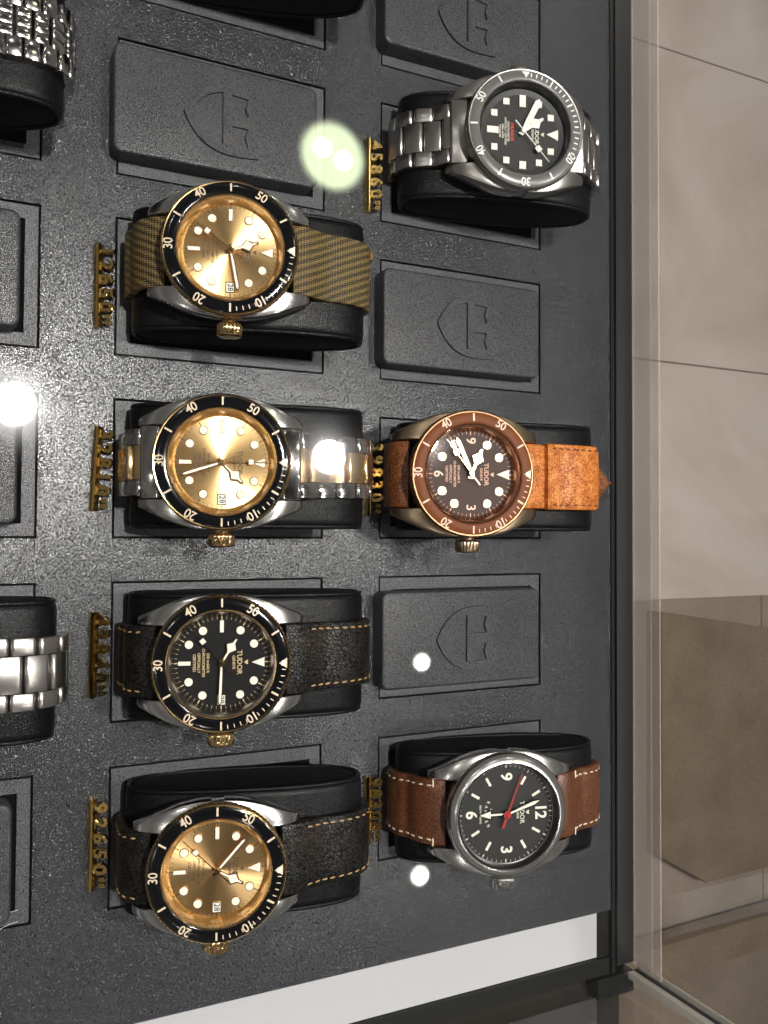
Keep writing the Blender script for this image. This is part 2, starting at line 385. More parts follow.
for iy in range(-5, 8):
    for ix in range(-3, 6):
        x0 = unproj(760, 750, FZ).x+(ix-1)*pitch*1.6; y0 = j2+iy*pitch
        if iy >= -1 and ix > -3: continue
        x1 = x0+pitch*1.6-1.6 if iy < -1 else 5500
        box(b, x0+1.6, y0+1.6, FZ-1.4, x1, y0+pitch-1.6, FZ, 0.6)
tag(link('floor', b, M['floor']), kind='structure')
M['floor_dark'] = leather('darker_stone', (0.27, 0.215, 0.165), (0.38, 0.31, 0.25), 0.9, rough=0.35, dist=0.02, strength=0.2, mott=0.008)
ya = unproj(640, 600, FZ).y; xj = unproj(760, 750, FZ).x
b = bmesh.new(); box(b, -3500, ya-2500, FZ+0.5, xj-2, ya, FZ+5, 0.8); box(b, xj+2, ya-2500, FZ+0.5, 5500, ya, FZ+5, 0.8)
tag(link('floor_border', b, M['floor_dark']), kind='structure')
def slab(name, pix, z, th, mat, label, cat):  # low prism on the floor, its outline traced in the view
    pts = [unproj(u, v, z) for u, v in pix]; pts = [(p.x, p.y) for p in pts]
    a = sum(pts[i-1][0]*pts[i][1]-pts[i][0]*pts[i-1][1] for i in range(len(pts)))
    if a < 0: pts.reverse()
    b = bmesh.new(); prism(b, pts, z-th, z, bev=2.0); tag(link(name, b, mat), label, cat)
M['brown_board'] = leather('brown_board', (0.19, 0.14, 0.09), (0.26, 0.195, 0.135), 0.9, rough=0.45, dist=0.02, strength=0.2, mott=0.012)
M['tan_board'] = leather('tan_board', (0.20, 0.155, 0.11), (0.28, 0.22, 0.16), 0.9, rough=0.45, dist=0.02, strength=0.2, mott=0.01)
slab('floor_plinth', [(662, 612), (830, 637), (830, 852), (707, 883), (662, 858)], FZ+40, 38, M['brown_board'], 'dark brown wooden plinth on the shop floor right of the case', 'plinth')
slab('floor_platform', [(560, 978), (830, 900), (830, 1300), (560, 1300)], FZ+20, 18, M['tan_board'], 'tan wooden platform on the shop floor below the corner of the case', 'platform')
slab('floor_skirting', [(600, 965), (830, 896), (830, 930), (600, 1000)], FZ+60, 38, M['brown_board'], 'dark brown strip board along the edge of the tan platform', 'board')

# ------------------------------------------------------------------ display case
case = empty('display_case', (0, 0, -300)); tag(case, 'glass display case with dark metal rails around the black watch tray', 'display case')
def cpart(name, mat, *boxes, bev=0.3, par=None):
    b = bmesh.new()
    for q in boxes: box(b, q[0], q[1], q[2]+300, q[3], q[4], q[5]+300, bev)
    return link(name, b, mat, par or case)
M['rail'] = metal('dark_rail', (0.13, 0.13, 0.135), 0.30, 0.15)
M['rail_black'] = simple('black_trim', (0.008, 0.008, 0.008), 0.3)
M['shelf'] = metal('white_satin_shelf', (0.46, 0.46, 0.475), 0.45, 0.2); M['shelf'].node_tree.nodes['Principled BSDF'].inputs['Metallic'].default_value = 0.0
M['edge'] = simple('polished_glass_edge', (0.62, 0.58, 0.52), 0.25)
M['film'] = None
XR, YB = 220.0, -232.0
cpart('case_body', M['rail_black'], (-420, YB, -300, XR, 420, -6))
M['ledge'] = simple('dark_ledge', (0.035, 0.031, 0.027), 0.12)
cpart('outer_ledge', M['ledge'], (-420, YB-60, -40, XR-1, YB-0.6, -8), bev=1.0)
cpart('shelf', M['shelf'], (-418, -224, -5.8, 201.3, -150, -2.0))
cpart('inner_trim', M['rail_black'], (207.3, YB+1, -5.5, 209.2, 419, 0.6), (-418, YB+0.5, -5.4, 207.0, -224.2, -0.6), (201.5, -224.0, -5.3, 207.2, -204.5, -1.2))
cpart('rail', M['rail'], (209.4, YB+4, -5, 219.3, 419, 1.4), bev=0.6)
cpart('corner_block', M['rail_black'], (200, YB-9, -5.9, 219.6, YB-0.2, 0.2))
gz = GLASS_Z
pf = cpart('glass_pane', M['glass'], (XR, YB, 1.5, XR+5, 419, gz-0.2), bev=0)
cpart('glass_pane', M['glass'], (-420, YB-5, 0.5, XR+5, YB-0.1, gz-0.2), bev=0)
cpart('glass_top', M['glass'], (-420, YB-5, gz, XR+5, 419, gz+4), bev=0)
cpart('corner_seam', M['rail_black'], (XR-0.2, YB-1.4, 0.2, XR+1.2, YB+0.2, gz-0.3), bev=0)
cpart('corner_edge', M['edge'], (XR-3.4, YB-3.2, 0.2, XR-0.4, YB-0.3, gz-0.3), (XR+1.6, YB-0.9, 0.2, XR+2.4, YB+2.5, gz-0.3), bev=0.2)
def pane_reflection():  # see-through pale layer; the pane's double reflection is put into its colour
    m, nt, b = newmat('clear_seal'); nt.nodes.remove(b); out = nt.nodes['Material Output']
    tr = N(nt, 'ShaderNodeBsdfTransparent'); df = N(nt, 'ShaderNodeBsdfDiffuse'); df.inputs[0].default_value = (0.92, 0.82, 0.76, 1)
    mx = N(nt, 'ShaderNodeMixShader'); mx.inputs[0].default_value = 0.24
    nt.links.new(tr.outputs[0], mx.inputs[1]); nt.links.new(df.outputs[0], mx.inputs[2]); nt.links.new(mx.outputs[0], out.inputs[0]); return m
M['film'] = pane_reflection()
cpart('seal_strip', M['film'], (XR-0.8, YB+3, 1.45, XR-0.2, 418, 11.5), bev=0, par=pf)  # reflection bands along the foot of the pane, modelled as thin strips
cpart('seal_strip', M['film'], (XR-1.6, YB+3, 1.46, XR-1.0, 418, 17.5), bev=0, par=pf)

# ------------------------------------------------------------------ tray
COLX = {'a': -96.8, 'b': 0.0, 'c': 96.6}; SW, SH = 74.0, 46.0
def row_top(r): return -(r-3)*60.0
slots = [(c, r) for c in 'abc' for r in range(0, 6)]
tray = empty('display_tray', (40, 0, -4)); tag(tray, 'black grained leatherette display tray with three columns of rectangular slots', 'tray')
TX0, TX1, TY0, TY1 = -140.0, 207.2, -204.2, 236.0
xs = sorted({TX0, TX1}|{COLX[c] for c in 'abc'}|{COLX[c]+SW for c in 'abc'})
ys = sorted({TY0, TY1}|{row_top(r) for r in range(6)}|{row_top(r)-SH for r in range(6)})
def is_slot(xm, ym):
    return any(COLX[c] < xm < COLX[c]+SW and row_top(r)-SH < ym < row_top(r) for c, r in slots)
b = bmesh.new(); vt = {}
def gv(x, y, z):
    k = (round(x, 3), round(y, 3), z)
    if k not in vt: vt[k] = b.verts.new((x-40, y, z+4))
    return vt[k]
cells = {(i, j) for i in range(len(xs)-1) for j in range(len(ys)-1) if not is_slot((xs[i]+xs[i+1])/2, (ys[j]+ys[j+1])/2)}
for i, j in cells:
    x0, x1, y0, y1 = xs[i], xs[i+1], ys[j], ys[j+1]
    b.faces.new((gv(x0, y0, 0.0), gv(x1, y0, 0.0), gv(x1, y1, 0.0), gv(x0, y1, 0.0)))
    for di, dj, A, B in ((0, -1, (x0, y0), (x1, y0)), (1, 0, (x1, y0), (x1, y1)), (0, 1, (x1, y1), (x0, y1)), (-1, 0, (x0, y1), (x0, y0))):
        if (i+di, j+dj) not in cells:
            b.faces.new((gv(*A, -1.9), gv(*B, -1.9), gv(*B, 0.0), gv(*A, 0.0)))
link('tray_panel', b, M['tray'], tray, smooth=False)
b = bmesh.new(); box(b, TX0-40+2, TY0+2, 4-1.95, TX1-40-2, TY1-2, 4-1.6); 
bmesh.ops.delete(b, geom=[f for f in b.faces], context='FACES_ONLY')
b.free()
b = bmesh.new(); box(b, TX0-40+1, TY0+1, 2.02, TX1-40-1, TY1-1, 2.5); link('tray_base', b, M['black'], tray)
HX0, HX1, HY0, HY1 = 5.0, 69.4, 5.1, 41.4
for c, r in slots:
    x, y = COLX[c]-40, row_top(r); g = 0.75
    out = [(x+g, y-SH+g), (x+SW-g, y-SH+g), (x+SW-g, y-g), (x+g, y-g)]
    hol = [(x+HX0, y-HY1), (x+HX1, y-HY1), (x+HX1, y-HY0), (x+HX0, y-HY0)]
    b = bmesh.new(); me = curve_mesh([out, hol], 0.55, 0.0); addmesh(b, me, T(0, 0, 3.2)); bpy.data.meshes.remove(me)
    f = link('slot_frame', b, M['frame'], tray, smooth=False)

# ------------------------------------------------------------------ blank blocks with shield
def shield():
    def arc(p0, c1, p1, n=10):
        return [tuple((1-t)**2*Vector(p0)+2*(1-t)*t*Vector(c1)+t*t*Vector(p1)) for t in (i/n for i in range(n))]
    o = arc((0, 0), (4.5, 10.8), (14, 11.9))+arc((14, 11.9), (19, 12.4), (25.6, 11.6), 5)
    o += arc((25.6, 11.6), (23.6, 8.6), (26.3, 6.2), 5)+arc((26.3, 6.2), (24.0, 3.0), (26.5, 0), 5)
    full = o+[(x, -y) for x, y in reversed(o[1:])]
    full = [(26.5, 0)] + [(x, -y) for x, y in reversed(o[1:])] + o  # start from right centre
    D = arc((2.6, 0), (6.0, 8.0), (13.2, 9.0))+[(13.2, 9.0)]
    D = D+[(x, -y) for x, y in reversed(D[1:])]
    q = [(16.3, 1.9), (22.0, 1.9), (21.0, 5.0), (22.0, 8.3), (16.3, 8.9)]
    q2 = [(x, -y) for x, y in reversed(q)]
    return [full, D, q, q2]
SHM = curve_mesh([[(x-13.5, y) for x, y in s] for s in shield()], 0.9, 0.05)
blocks = {('c', 0): 'black blank block at the top edge of the photo, half hidden behind the titanium watch',
          ('b', 1): 'large blank block above the watch with the woven fabric strap',
          ('c', 2): 'blank block between the titanium watch and the bronze watch',
          ('c', 4): 'blank block with a small white lamp glint, between bronze watch and brown strapped watch',
          ('a', 2): 'cut off blank block at the left edge, upper one level with the fabric strap watch',
          ('a', 3): 'cut off blank block at the left edge in the bright glare, beside the two-tone watch',
          ('a', 5): 'cut off blank block at the lower left corner with a hair lying on it'}
for (c, r), lab in blocks.items():
    x, y = COLX[c]-2.3, row_top(r)-41.5
    t = empty('blank_block', (x+35, y+18, -0.4)); tag(t, lab, 'block', 'blank blocks with an embossed shield')
    b = bmesh.new(); prof = [(0.0, 0.0), (0.0, 7.5), (0.2, 8.05), (0.6, 8.33), (1.1, 8.4)]
    rings = []
    for ins, z in prof:
        rings.append([b.verts.new((px, py, z)) for px, py in rrect(-35+ins, -18+ins, 35-ins, 18-ins, 3.0-ins*0.6, 6)])
    for A, B in zip(rings, rings[1:]):
        for i in range(len(A)): b.faces.new((A[i], A[(i+1) % len(A)], B[(i+1) % len(A)], B[i]))
    b.faces.new(rings[-1]); b.faces.new(list(reversed(rings[0])))
    link('block_body', b, M['block'], t, ang=50)
    b = bmesh.new(); addmesh(b, SHM, T(1.0, -0.5, 8.4)); link('shield_emblem', b, M['block'], t)

# ------------------------------------------------------------------ watch geometry in watch space: 12 = +Y, 3 = +X, bezel top z = 0
PYC, PZC, PA, PB, PN = 7.6, -27.2, 38.0, 13.6, 2.5     # the cushion's cross section, in the same tilted space
TILT = R(15)
WROT = Matrix.Rotation(-TILT, 3, 'Y') @ Matrix.Rotation(R(-90), 3, 'Z')
def sup(phi, off=0.0, yc=None):
    yc = PYC if yc is None else yc
    c, s = math.cos(phi), math.sin(phi)
    y = PA*math.copysign(abs(c)**(2/PN), c); z = PB*math.copysign(abs(s)**(2/PN), s)
    ny = math.copysign(abs(y/PA)**(PN-1)/PA, y); nz = math.copysign(abs(z/PB)**(PN-1)/PB, z); l = math.hypot(ny, nz)
    return (yc+y+ny/l*off, PZC+z+nz/l*off)
def strap_path(side, th, yc):
    off = th/2+0.15
    if side > 0:
        pts = [(19.5, -8.6), (24.0, -9.6)] + [q for q in (sup(R(a), off, yc) for a in (85, 75, 66, 57, 48, 38, 28, 18, 8, -4, -18, -34, -52, -72, -85)) if q[0] > 29.5 or q[1] < -24]
    else:
        ex = sup(math.pi, off, yc)[0]
        if ex > -29: pts = [(-19.5, -8.6), (-22.6, -10.2), (-24.4, -13.6), (-24.6, -19.0)] + [sup(R(a), off, yc) for a in (190, 205, 220, 240, 260)]
        else: pts = [(-19.5, -8.6), (-23.6, -10.0)] + [q for q in (sup(R(a), off, yc) for a in (110, 120, 130, 140, 150, 160, 172, 184, 198, 215, 235, 255)) if q[0] < -28.2 or q[1] < -24]
        if -36 < ex <= -29: pts.insert(2, (-27.6, -13.6))
    P = catmull(pts, 0.55)
    fr = []
    for i, p in enumerate(P):
        t = (P[min(i+1, len(P)-1)]-P[max(i-1, 0)]).normalized()
        n = Vector((-t.y, t.x)) if side > 0 else Vector((t.y, -t.x))
        fr.append((p, t, n))
    s = [0.0]
    for a, b_ in zip(P, P[1:]): s.append(s[-1]+(b_-a).length)
    return fr, s
def band(bm, fr, s, w0, w1, th, side, s0=0.0, s1=1e9, pointed=0.0):
    uvl = bm.loops.layers.uv.verify(); rings = []
    idx = [i for i in range(len(fr)) if s0 <= s[i] <= s1]
    for i in idx:
        p, t, n = fr[i]; k = min(1, s[i]/45); w = (w0*(1-k)+w1*k)/2
        if pointed and s[idx[-1]]-s[i] < pointed: w *= max(0.06, (s[idx[-1]]-s[i])/pointed)
        h = th/2; ch = 0.5
        sec = [(-w, -h), (-w, h-ch), (-w+0.15, h-0.2), (-w+ch, h), (-w*0.5, h+0.12), (0, h+0.18), (w*0.5, h+0.12), (w-ch, h), (w-0.15, h-0.2), (w, h-ch), (w, -h)]
        rings.append([(bm.verts.new((x, p.x+n.x*q, p.y+n.y*q)), x, s[i]) for x, q in sec])
    for A, B in zip(rings, rings[1:]):
        for j in range(len(A)):
            k = (j+1) % len(A); f = bm.faces.new((A[j][0], A[k][0], B[k][0], B[j][0]))
            for lp, q in zip(f.loops, (A[j], A[k], B[k], B[j])): lp[uvl].uv = (q[1], q[2])
    bm.faces.new([q[0] for q in rings[0]]); bm.faces.new([q[0] for q in reversed(rings[-1])])
    bmesh.ops.recalc_face_normals(bm, faces=bm.faces)
def at_s(fr, s, q):
    i = 0
    while i < len(s)-2 and s[i+1] < q: i += 1
    t = (q-s[i])/max(1e-6, s[i+1]-s[i]); t = max(0, min(1, t))
    p = fr[i][0].lerp(fr[i+1][0], t); n = fr[i][2].lerp(fr[i+1][2], t).normalized(); tg = fr[i][1].lerp(fr[i+1][1], t).normalized()
    return p, tg, n
def frame_mat(p, tg, n):
    # local x = across the strap, local y = along, local z = outward
    Y = Vector((0, tg.x, tg.y)); Z = Vector((0, n.x, n.y)); X = Y.cross(Z)
    m = Matrix((X, Y, Z)).transposed().to_4x4(); m.translation = Vector((0, p.x, p.y)); return m
def linkshape(bm, Mx, cx, w, L, th):
    """a bracelet link: pillow profile along the strap, extruded across it"""
    prof = []; h = th/2; r = min(h*0.7, L*0.16)
    for cy, cz, a0 in ((L/2-r, h-r, 90), (L/2-r, -h+r, 0), (-L/2+r, -h+r, -90), (-L/2+r, h-r, 180)):
        for i in range(5):
            a = R(a0-90*i/4); prof.append((cy+r*math.cos(a), cz+r*math.sin(a)))
    rows = []
    for x, k in ((-w/2, 0.95), (-w/2+0.15, 1.0), (w/2-0.15, 1.0), (w/2, 0.95)):
        rows.append([bm.verts.new(Mx @ Vector((cx+x, y*k, z*k))) for y, z in prof])
    n = len(prof)
    for A, B in zip(rows, rows[1:]):
        for i in range(n): bm.faces.new((A[i], A[(i+1) % n], B[(i+1) % n], B[i]))
    bm.faces.new(rows[0]); bm.faces.new(list(reversed(rows[-1])))
def stitches(bm, fr, s, w0, w1, th, s0, s1, edge=1.9, L=1.75, gap=1.15, cross=False):
    q = s0
    def cap(p, tg, n, x, ln, rot=0.0):
        Mx = frame_mat(p, tg, n) @ T(x, 0, th/2+0.12) @ RZ(rot)
        rr = 0.26; rows = []
        for y, k in ((-ln/2, 0.3), (-ln/2+0.25, 0.9), (0, 1.0), (ln/2-0.25, 0.9), (ln/2, 0.3)):
            rows.append([bm.verts.new(Mx @ Vector((rr*k*math.cos(a)*1.1, y, rr*k*math.sin(a)+0.05))) for a in (R(i*60) for i in range(6))])
        for A, B in zip(rows, rows[1:]):
            for i in range(6): bm.faces.new((A[i], A[(i+1) % 6], B[(i+1) % 6], B[i]))
        bm.faces.new(rows[0]); bm.faces.new(rows[-1])
    while q < s1:
        p, tg, n = at_s(fr, s, q); k = min(1, q/45); w = (w0*(1-k)+w1*k)/2
        for sd in (-1, 1): cap(p, tg, n, sd*(w-edge), L, rot=0.12*sd)
        q += L+gap
    if cross:
        p, tg, n = at_s(fr, s, s0-1.2)
        for sd in (-1, 1):
            for x in (w0/2-edge+0.1, w0/2-edge+1.3): cap(p, tg, n, sd*x, 1.5, rot=R(90))

def ngon(cx, cy, r, n=24): return [(cx+r*math.cos(2*math.pi*i/n), cy+r*math.sin(2*math.pi*i/n)) for i in range(n)]
def polar(th, r):   # clock angle in degrees clockwise from 12
    return (r*math.sin(R(th)), r*math.cos(R(th)))
def hand(bm, th, pts, z0, z1):
    prism(bm, pts, z0, z1, RZ(-R(th)), bev=0.08)

def make_watch(cfg, loc, label, group, rot_extra=0.0):
    Rt = WROT @ Matrix.Rotation(R(rot_extra), 3, 'Z')
    t = empty('wristwatch', loc, Rt); tag(t, label, 'watch', group)
    cm = M[cfg['case']]; bz = M[cfg['bezel']]; mk = M[cfg['mark']]; style = cfg['style']
    # case: round middle plus four lugs swept from the flank
    b = bmesh.new()
    lathe(b, [(0.01, -13.4), (15.5, -13.4), (17.0, -12.6), (18.2, -11.0), (19.6, -10.2), (20.0, -8.5), (20.0, -4.6), (19.7, -3.5), (18.5, -3.2), (16.0, -3.2)], 96)
    ys_ = [2, 5, 8, 11, 14, 16.5, 19, 21, 22.8, 24.2, 25.0]
    xo = [20.7, 20.5, 20.1, 19.4, 18.4, 17.4, 16.3, 15.4, 14.6, 13.9, 13.3]
    zt = [-3.4, -3.4, -3.5, -3.7, -4.1, -4.6, -5.4, -6.3, -7.5, -8.8, -10.2]
    zb = [-10.2, -10.4, -10.6, -10.8, -11.0, -11.4, -11.9, -12.3, -12.6, -12.7, -12.4]
    for sx1 in (-1, 1):
        for sy1 in (-1, 1):
            rows = []
            for k in range(len(ys_)):
                xi = max(11.2, math.sqrt(max(0, 17.0**2-ys_[k]**2))); o_ = xo[k]; a, c_ = zt[k], zb[k]; ch = 1.0 if k < 9 else 0.7
                sec = [(xi, c_), (xi, a-0.25), (xi+0.25, a), (o_-ch*1.5, a), (o_-ch*0.4, a-ch*0.45), (o_, a-ch*1.5), (o_-0.1, (a+c_)/2), (o_-0.5, c_+0.6), (o_-1.2, c_)]
                rows.append([b.verts.new((sx1*x, sy1*ys_[k], z)) for x, z in sec])
            for A, B in zip(rows, rows[1:]):
                for i in range(len(A)): b.faces.new((A[i], A[(i+1) % len(A)], B[(i+1) % len(A)], B[i]))
            b.faces.new(rows[-1]); b.faces.new(rows[0])
    bmesh.ops.recalc_face_normals(b, faces=b.faces)
    link('case', b, cm, t, ang=28)
    cx_ = -1 if cfg.get('lhd') else 1
    # crown
    b = bmesh.new(); Mc = T(1.6 if cfg.get('lhd') else 0, 0, -7.6) @ RY(R(90*cx_))
    lathe(b, [(0.01, 19.5), (2.2, 19.5), (2.2, 21.2), (3.3, 21.4), (3.75, 21.8), (3.8, 22.3), (3.8, 25.0), (3.4, 25.5), (2.6, 25.6), (0.01, 25.5)], 72, Mc,
          mod=lambda a, j: (0.16*math.cos(a*24) if 4 <= j <= 6 else 0))
    link('crown', b, M[cfg['crown']], t, ang=50)
    # bezel
    b = bmesh.new()
    if style == 'field':
        lathe(b, [(17.2, -3.0), (17.2, -0.4), (17.5, -0.1), (18.2, -0.2), (19.6, -1.2), (20.3, -2.2), (20.5, -3.0), (20.3, -3.6), (17.2, -3.6)], 128, close=True)
        link('bezel', b, bz, t, ang=30)
        RI = 17.1
    else:
        lathe(b, [(15.9, -3.0), (15.9, -0.10), (16.1, 0.10), (16.3, -0.05), (16.5, -0.45), (19.6, -0.75), (19.75, -0.35), (20.1, -0.3), (20.45, -0.7), (20.6, -1.1), (20.6, -2.4), (20.2, -3.2)], 360,
              mod=lambda a, j: (0.11*math.cos(a*90) if 8 <= j <= 10 else 0), close=True)
        bo = link('bezel', b, bz, t, ang=40)
        b = bmesh.new(); lathe(b, [(16.32, -0.50), (16.35, -0.09), (16.55, 0.02), (19.45, -0.28), (19.68, -0.4), (19.7, -0.75)], 128)
        link('bezel_insert', b, M[cfg['insert']], bo)
        b = bmesh.new(); off = cfg.get('bezel_rot', 0)
        def put(th, r, wd, ln):
            mm = RZ(-R(th+off)) @ T(0, r, 0) @ RX(R(-5.9))
            box(b, -wd/2, -ln/2, -0.2, wd/2, ln/2, 0.0, M=mm @ T(0, 0, -0.12+(-(r-18.2)*0.0)))
        for th in (90, 150, 210, 270, 330): put(th, 18.2, 0.55, 2.5)
        put(30, 18.2, 0.55, 2.5) if style == 'pro' else put(30, 18.25, 0.6, 2.3)
        for mnt in range(1, 16 if style != 'pro' else 20):
            if mnt % 5: put(mnt*6, 18.55 if style != 'pro' else 18.35, 0.26 if style != 'pro' else 0.42, 1.2 if style != 'pro' else 1.5)
        if style == 'pro': put(90, 18.2, 0.6, 2.6); put(60, 18.2, 0.6, 2.4)
        nums = {60: '10', 120: '20', 180: '30', 240: '40', 300: '50'} if style != 'pro' else {120: '20', 180: '30', 240: '40', 300: '50'}
        for th, sx3 in nums.items():
            x, y = polar(th+off, 18.2)
            addmesh(b, text_mesh(sx3, 3.9, 0.06, 0.035, 0.95), T(x, y, -0.14) @ RZ(-R(th+off)) @ RX(R(-5.9)) @ Matrix.Diagonal((0.92, 1, 1, 1)))
        # triangle around the pip
        mm = RZ(-R(off)) @ T(0, 18.1, -0.12) @ RX(R(-5.9))
        if style == 'pro': prism(b, [(-1.4, 1.2), (0, -1.1), (1.4, 1.2)], -0.2, 0.02, mm)
        else: prism(b, [(-1.55, 1.25), (0, -1.2), (1.55, 1.25)], -0.2, 0.02, mm)
        link('bezel_markings', b, mk, bo, smooth=False)
        b = bmesh.new(); prism(b, ngon(0, 18.25, 0.62 if style == 'pro' else 0.85), -0.2, 0.22, RZ(-R(off)), 0.1); link('bezel_pip', b, M['lume'], bo)
        RI = 15.8
    # inner flange, dial
    DZ = -3.9; DR = {'field': 16.3, 'pro': 14.9}.get(style, 14.0)
    b = bmesh.new(); lathe(b, [(RI, -0.35), (RI-0.25, -0.6), (DR, DZ+0.02), (DR-0.05, DZ-0.4), (RI+0.8, DZ-0.4)], 128); bmesh.ops.reverse_faces(b, faces=b.faces)
    link('inner_flange', b, M[cfg['rehaut']], t)
    b = bmesh.new(); disc(b, DR+0.4, DZ, 128); dial = link('dial', b, M[cfg['dial']], t, smooth=False)
    ink = M[cfg['ink']]
    # minute track
    b = bmesh.new()
    rt = DR-0.55
    for k in range(60 if style != 'pro' else 120):
        th = k*(6 if style != 'pro' else 3); big = (th % 30 == 0)
        wd, ln = (0.30, 1.15) if big else (0.11, 0.8)
        if style == 'pro': wd, ln = (0.0, 0) if k % 2 else (0.42, 0.8)
        if wd: box(b, -wd/2, rt-ln/2-(0.15 if big else 0), DZ+0.01, wd/2, rt+ln/2-(0.15 if big else 0), DZ+0.05, M=RZ(-R(th)))
    link('minute_track', b, M[cfg.get('track', cfg['ink'])], dial, smooth=False)
    # hour markers
    def marker(pts, z1=0.55, mat='lume', trim=True):
        c0 = (sum(p[0] for p in pts)/len(pts), sum(p[1] for p in pts)/len(pts))
        big = [((p[0]-c0[0])*1.0+c0[0]+ (0.16 if p[0] > c0[0] else -0.16)*min(1, abs(p[0]-c0[0])), (p[1]-c0[1])+c0[1]+(0.16 if p[1] > c0[1] else -0.16)*min(1, abs(p[1]-c0[1]))) for p in pts]
        bb = bmesh.new(); prism(bb, pts, DZ+0.05, DZ+z1, bev=0.08); o = link('hour_marker', bb, M[mat], dial)
        if trim:
            bb = bmesh.new(); prism(bb, big, DZ+0.01, DZ+z1-0.14, bev=0.05); link('marker_trim', bb, M[cfg['handmetal']], dial)
    rm = 11.1
    if style in ('dive', 'dive_num'):
        for th in (30, 60, 120, 150, 210, 240, 300, 330):
            x, y = polar(th, rm); marker(ngon(x, y, 1.22))
        marker([(-1.45, rm+1.7), (0, rm-2.2), (1.45, rm+1.7)])
        if style == 'dive':
            marker([(-0.58, -rm-1.6), (0.58, -rm-1.6), (0.58, -rm+2.0), (-0.58, -rm+2.0)])
            marker([(-rm-1.6, -0.58), (-rm+2.0, -0.58), (-rm+2.0, 0.58), (-rm-1.6, 0.58)])
            bb = bmesh.new(); box(bb, 9.7, -1.2, DZ+0.01, 12.6, 1.2, DZ+0.12); dw = link('date_window', bb, M['white'], dial, smooth=False)
            bb = bmesh.new(); addtext(bb, cfg['date'], 11.15, 0, DZ+0.15, 2.3, 0, 0.03, 0.03); link('date_digits', bb, M['ink_black'], dw, smooth=False)
            bb = bmesh.new(); me = curve_mesh([[(9.5, -1.4), (12.8, -1.4), (12.8, 1.4), (9.5, 1.4)], [(9.75, -1.15), (12.55, -1.15), (12.55, 1.15), (9.75, 1.15)]], 0.12); addmesh(bb, me, T(0, 0, DZ+0.15)); link('date_frame', bb, M[cfg['handmetal']], dw, smooth=False)
        else:
            bb = bmesh.new()
            for th, sx3 in ((90, '3'), (180, '6'), (270, '9')):
                x, y = polar(th, 10.9); addtext(bb, sx3, x, y, DZ+0.1, 4.4, 0, 0.06, 0.06)
            link('numerals', bb, M['ink_pink'] if 'ink_pink' in M else M['lume'], dial, smooth=False)
    elif style == 'pro':
        for th in (30, 60, 120, 150, 210, 240, 300, 330):
            x, y = polar(th, 11.7); marker([(x-1.12, y-1.12), (x+1.12, y-1.12), (x+1.12, y+1.12), (x-1.12, y+1.12)], trim=False)
        marker([(-1.9, 12.8), (0, 8.6), (1.9, 12.8)], trim=False)
        marker([(-1.15, -12.7), (1.15, -12.7), (1.15, -8.6), (-1.15, -8.6)], trim=False)
        marker([(-12.8, -1.15), (-8.7, -1.15), (-8.7, 1.15), (-12.8, 1.15)], trim=False)
        marker([(10.0, -1.2), (12.7, -1.2), (12.7, 1.2), (10.0, 1.2)], trim=False)
        bb = bmesh.new(); lathe(bb, [(13.0, DZ+0.005), (14.9, DZ+0.3)], 96); link('chapter_ring', bb, M['ink_black'], dial)
    else:
        bb = bmesh.new()
        for th in (30, 60, 120, 150, 210, 240, 300, 330):
            box(bb, -0.42, 10.6, DZ+0.02, 0.42, 13.6, DZ+0.09, M=RZ(-R(th)))
        for th, sx3 in ((0, '12'), (90, '3'), (180, '6'), (270, '9')):
            x, y = polar(th, 12.0); addtext(bb, sx3, x, y, DZ+0.06, 5.4, 0, 0.04, 0.12, 0.9)
        link('numerals', bb, M['lume'], dial, smooth=False)
    # dial print
    bb = bmesh.new(); z = DZ+0.04
    if style in ('dive', 'dive_num'):
        addtext(bb, 'TUDOR', 0, 5.3, z, 2.1, 0, 0.02, 0.04, 1.0); addtext(bb, 'GENEVE', 0, 3.6, z, 1.15, 0, 0.02, 0.02)
        prism(bb, [(-0.6, 8.0), (-0.6, 7.4), (0, 6.7), (0.6, 7.4), (0.6, 8.0), (0.2, 7.8), (-0.2, 7.8)], DZ+0.01, DZ+0.07)
        lines = cfg.get('lines', ['200 m:660 ft', 'CHRONOMETER', 'OFFICIALLY', 'CERTIFIED'])
        for k, s_ in enumerate(lines): addtext(bb, s_, 0, -4.0-k*1.35, z, 1.15, 0, 0.02, 0.02, 1.0)
    elif style == 'pro':
        addtext(bb, 'TUDOR', 0, 5.2, z, 2.0, 0, 0.02, 0.04); addtext(bb, 'GENEVE', 0, 3.7, z, 1.1, 0, 0.02, 0.02)
        prism(bb, [(-0.6, 8.0), (-0.6, 7.4), (0, 6.7), (0.6, 7.4), (0.6, 8.0), (0.2, 7.8), (-0.2, 7.8)], DZ+0.01, DZ+0.07)
        for k, s_ in enumerate(['CHRONOMETER', 'OFFICIALLY CERTIFIED', '500m-1640ft', 'TITANIUM']): addtext(bb, s_, 0, -5.0-k*1.0, z, 0.95, 0, 0.02, 0.02)
        b2 = bmesh.new(); addtext(b2, 'PELAGOS', 0, -3.6, z, 1.5, 0, 0.02, 0.04); link('dial_text_red', b2, M['ink_red'], dial, smooth=False)
    else:
        addtext(bb, 'TUDOR', 0, 5.6, z, 2.1, 0, 0.02, 0.04); addtext(bb, 'GENEVE', 0, 4.1, z, 1.1, 0, 0.02, 0.02)
        prism(bb, [(-0.6, 8.2), (-0.6, 7.6), (0, 6.9), (0.6, 7.6), (0.6, 8.2), (0.2, 8.0), (-0.2, 8.0)], DZ+0.01, DZ+0.07)
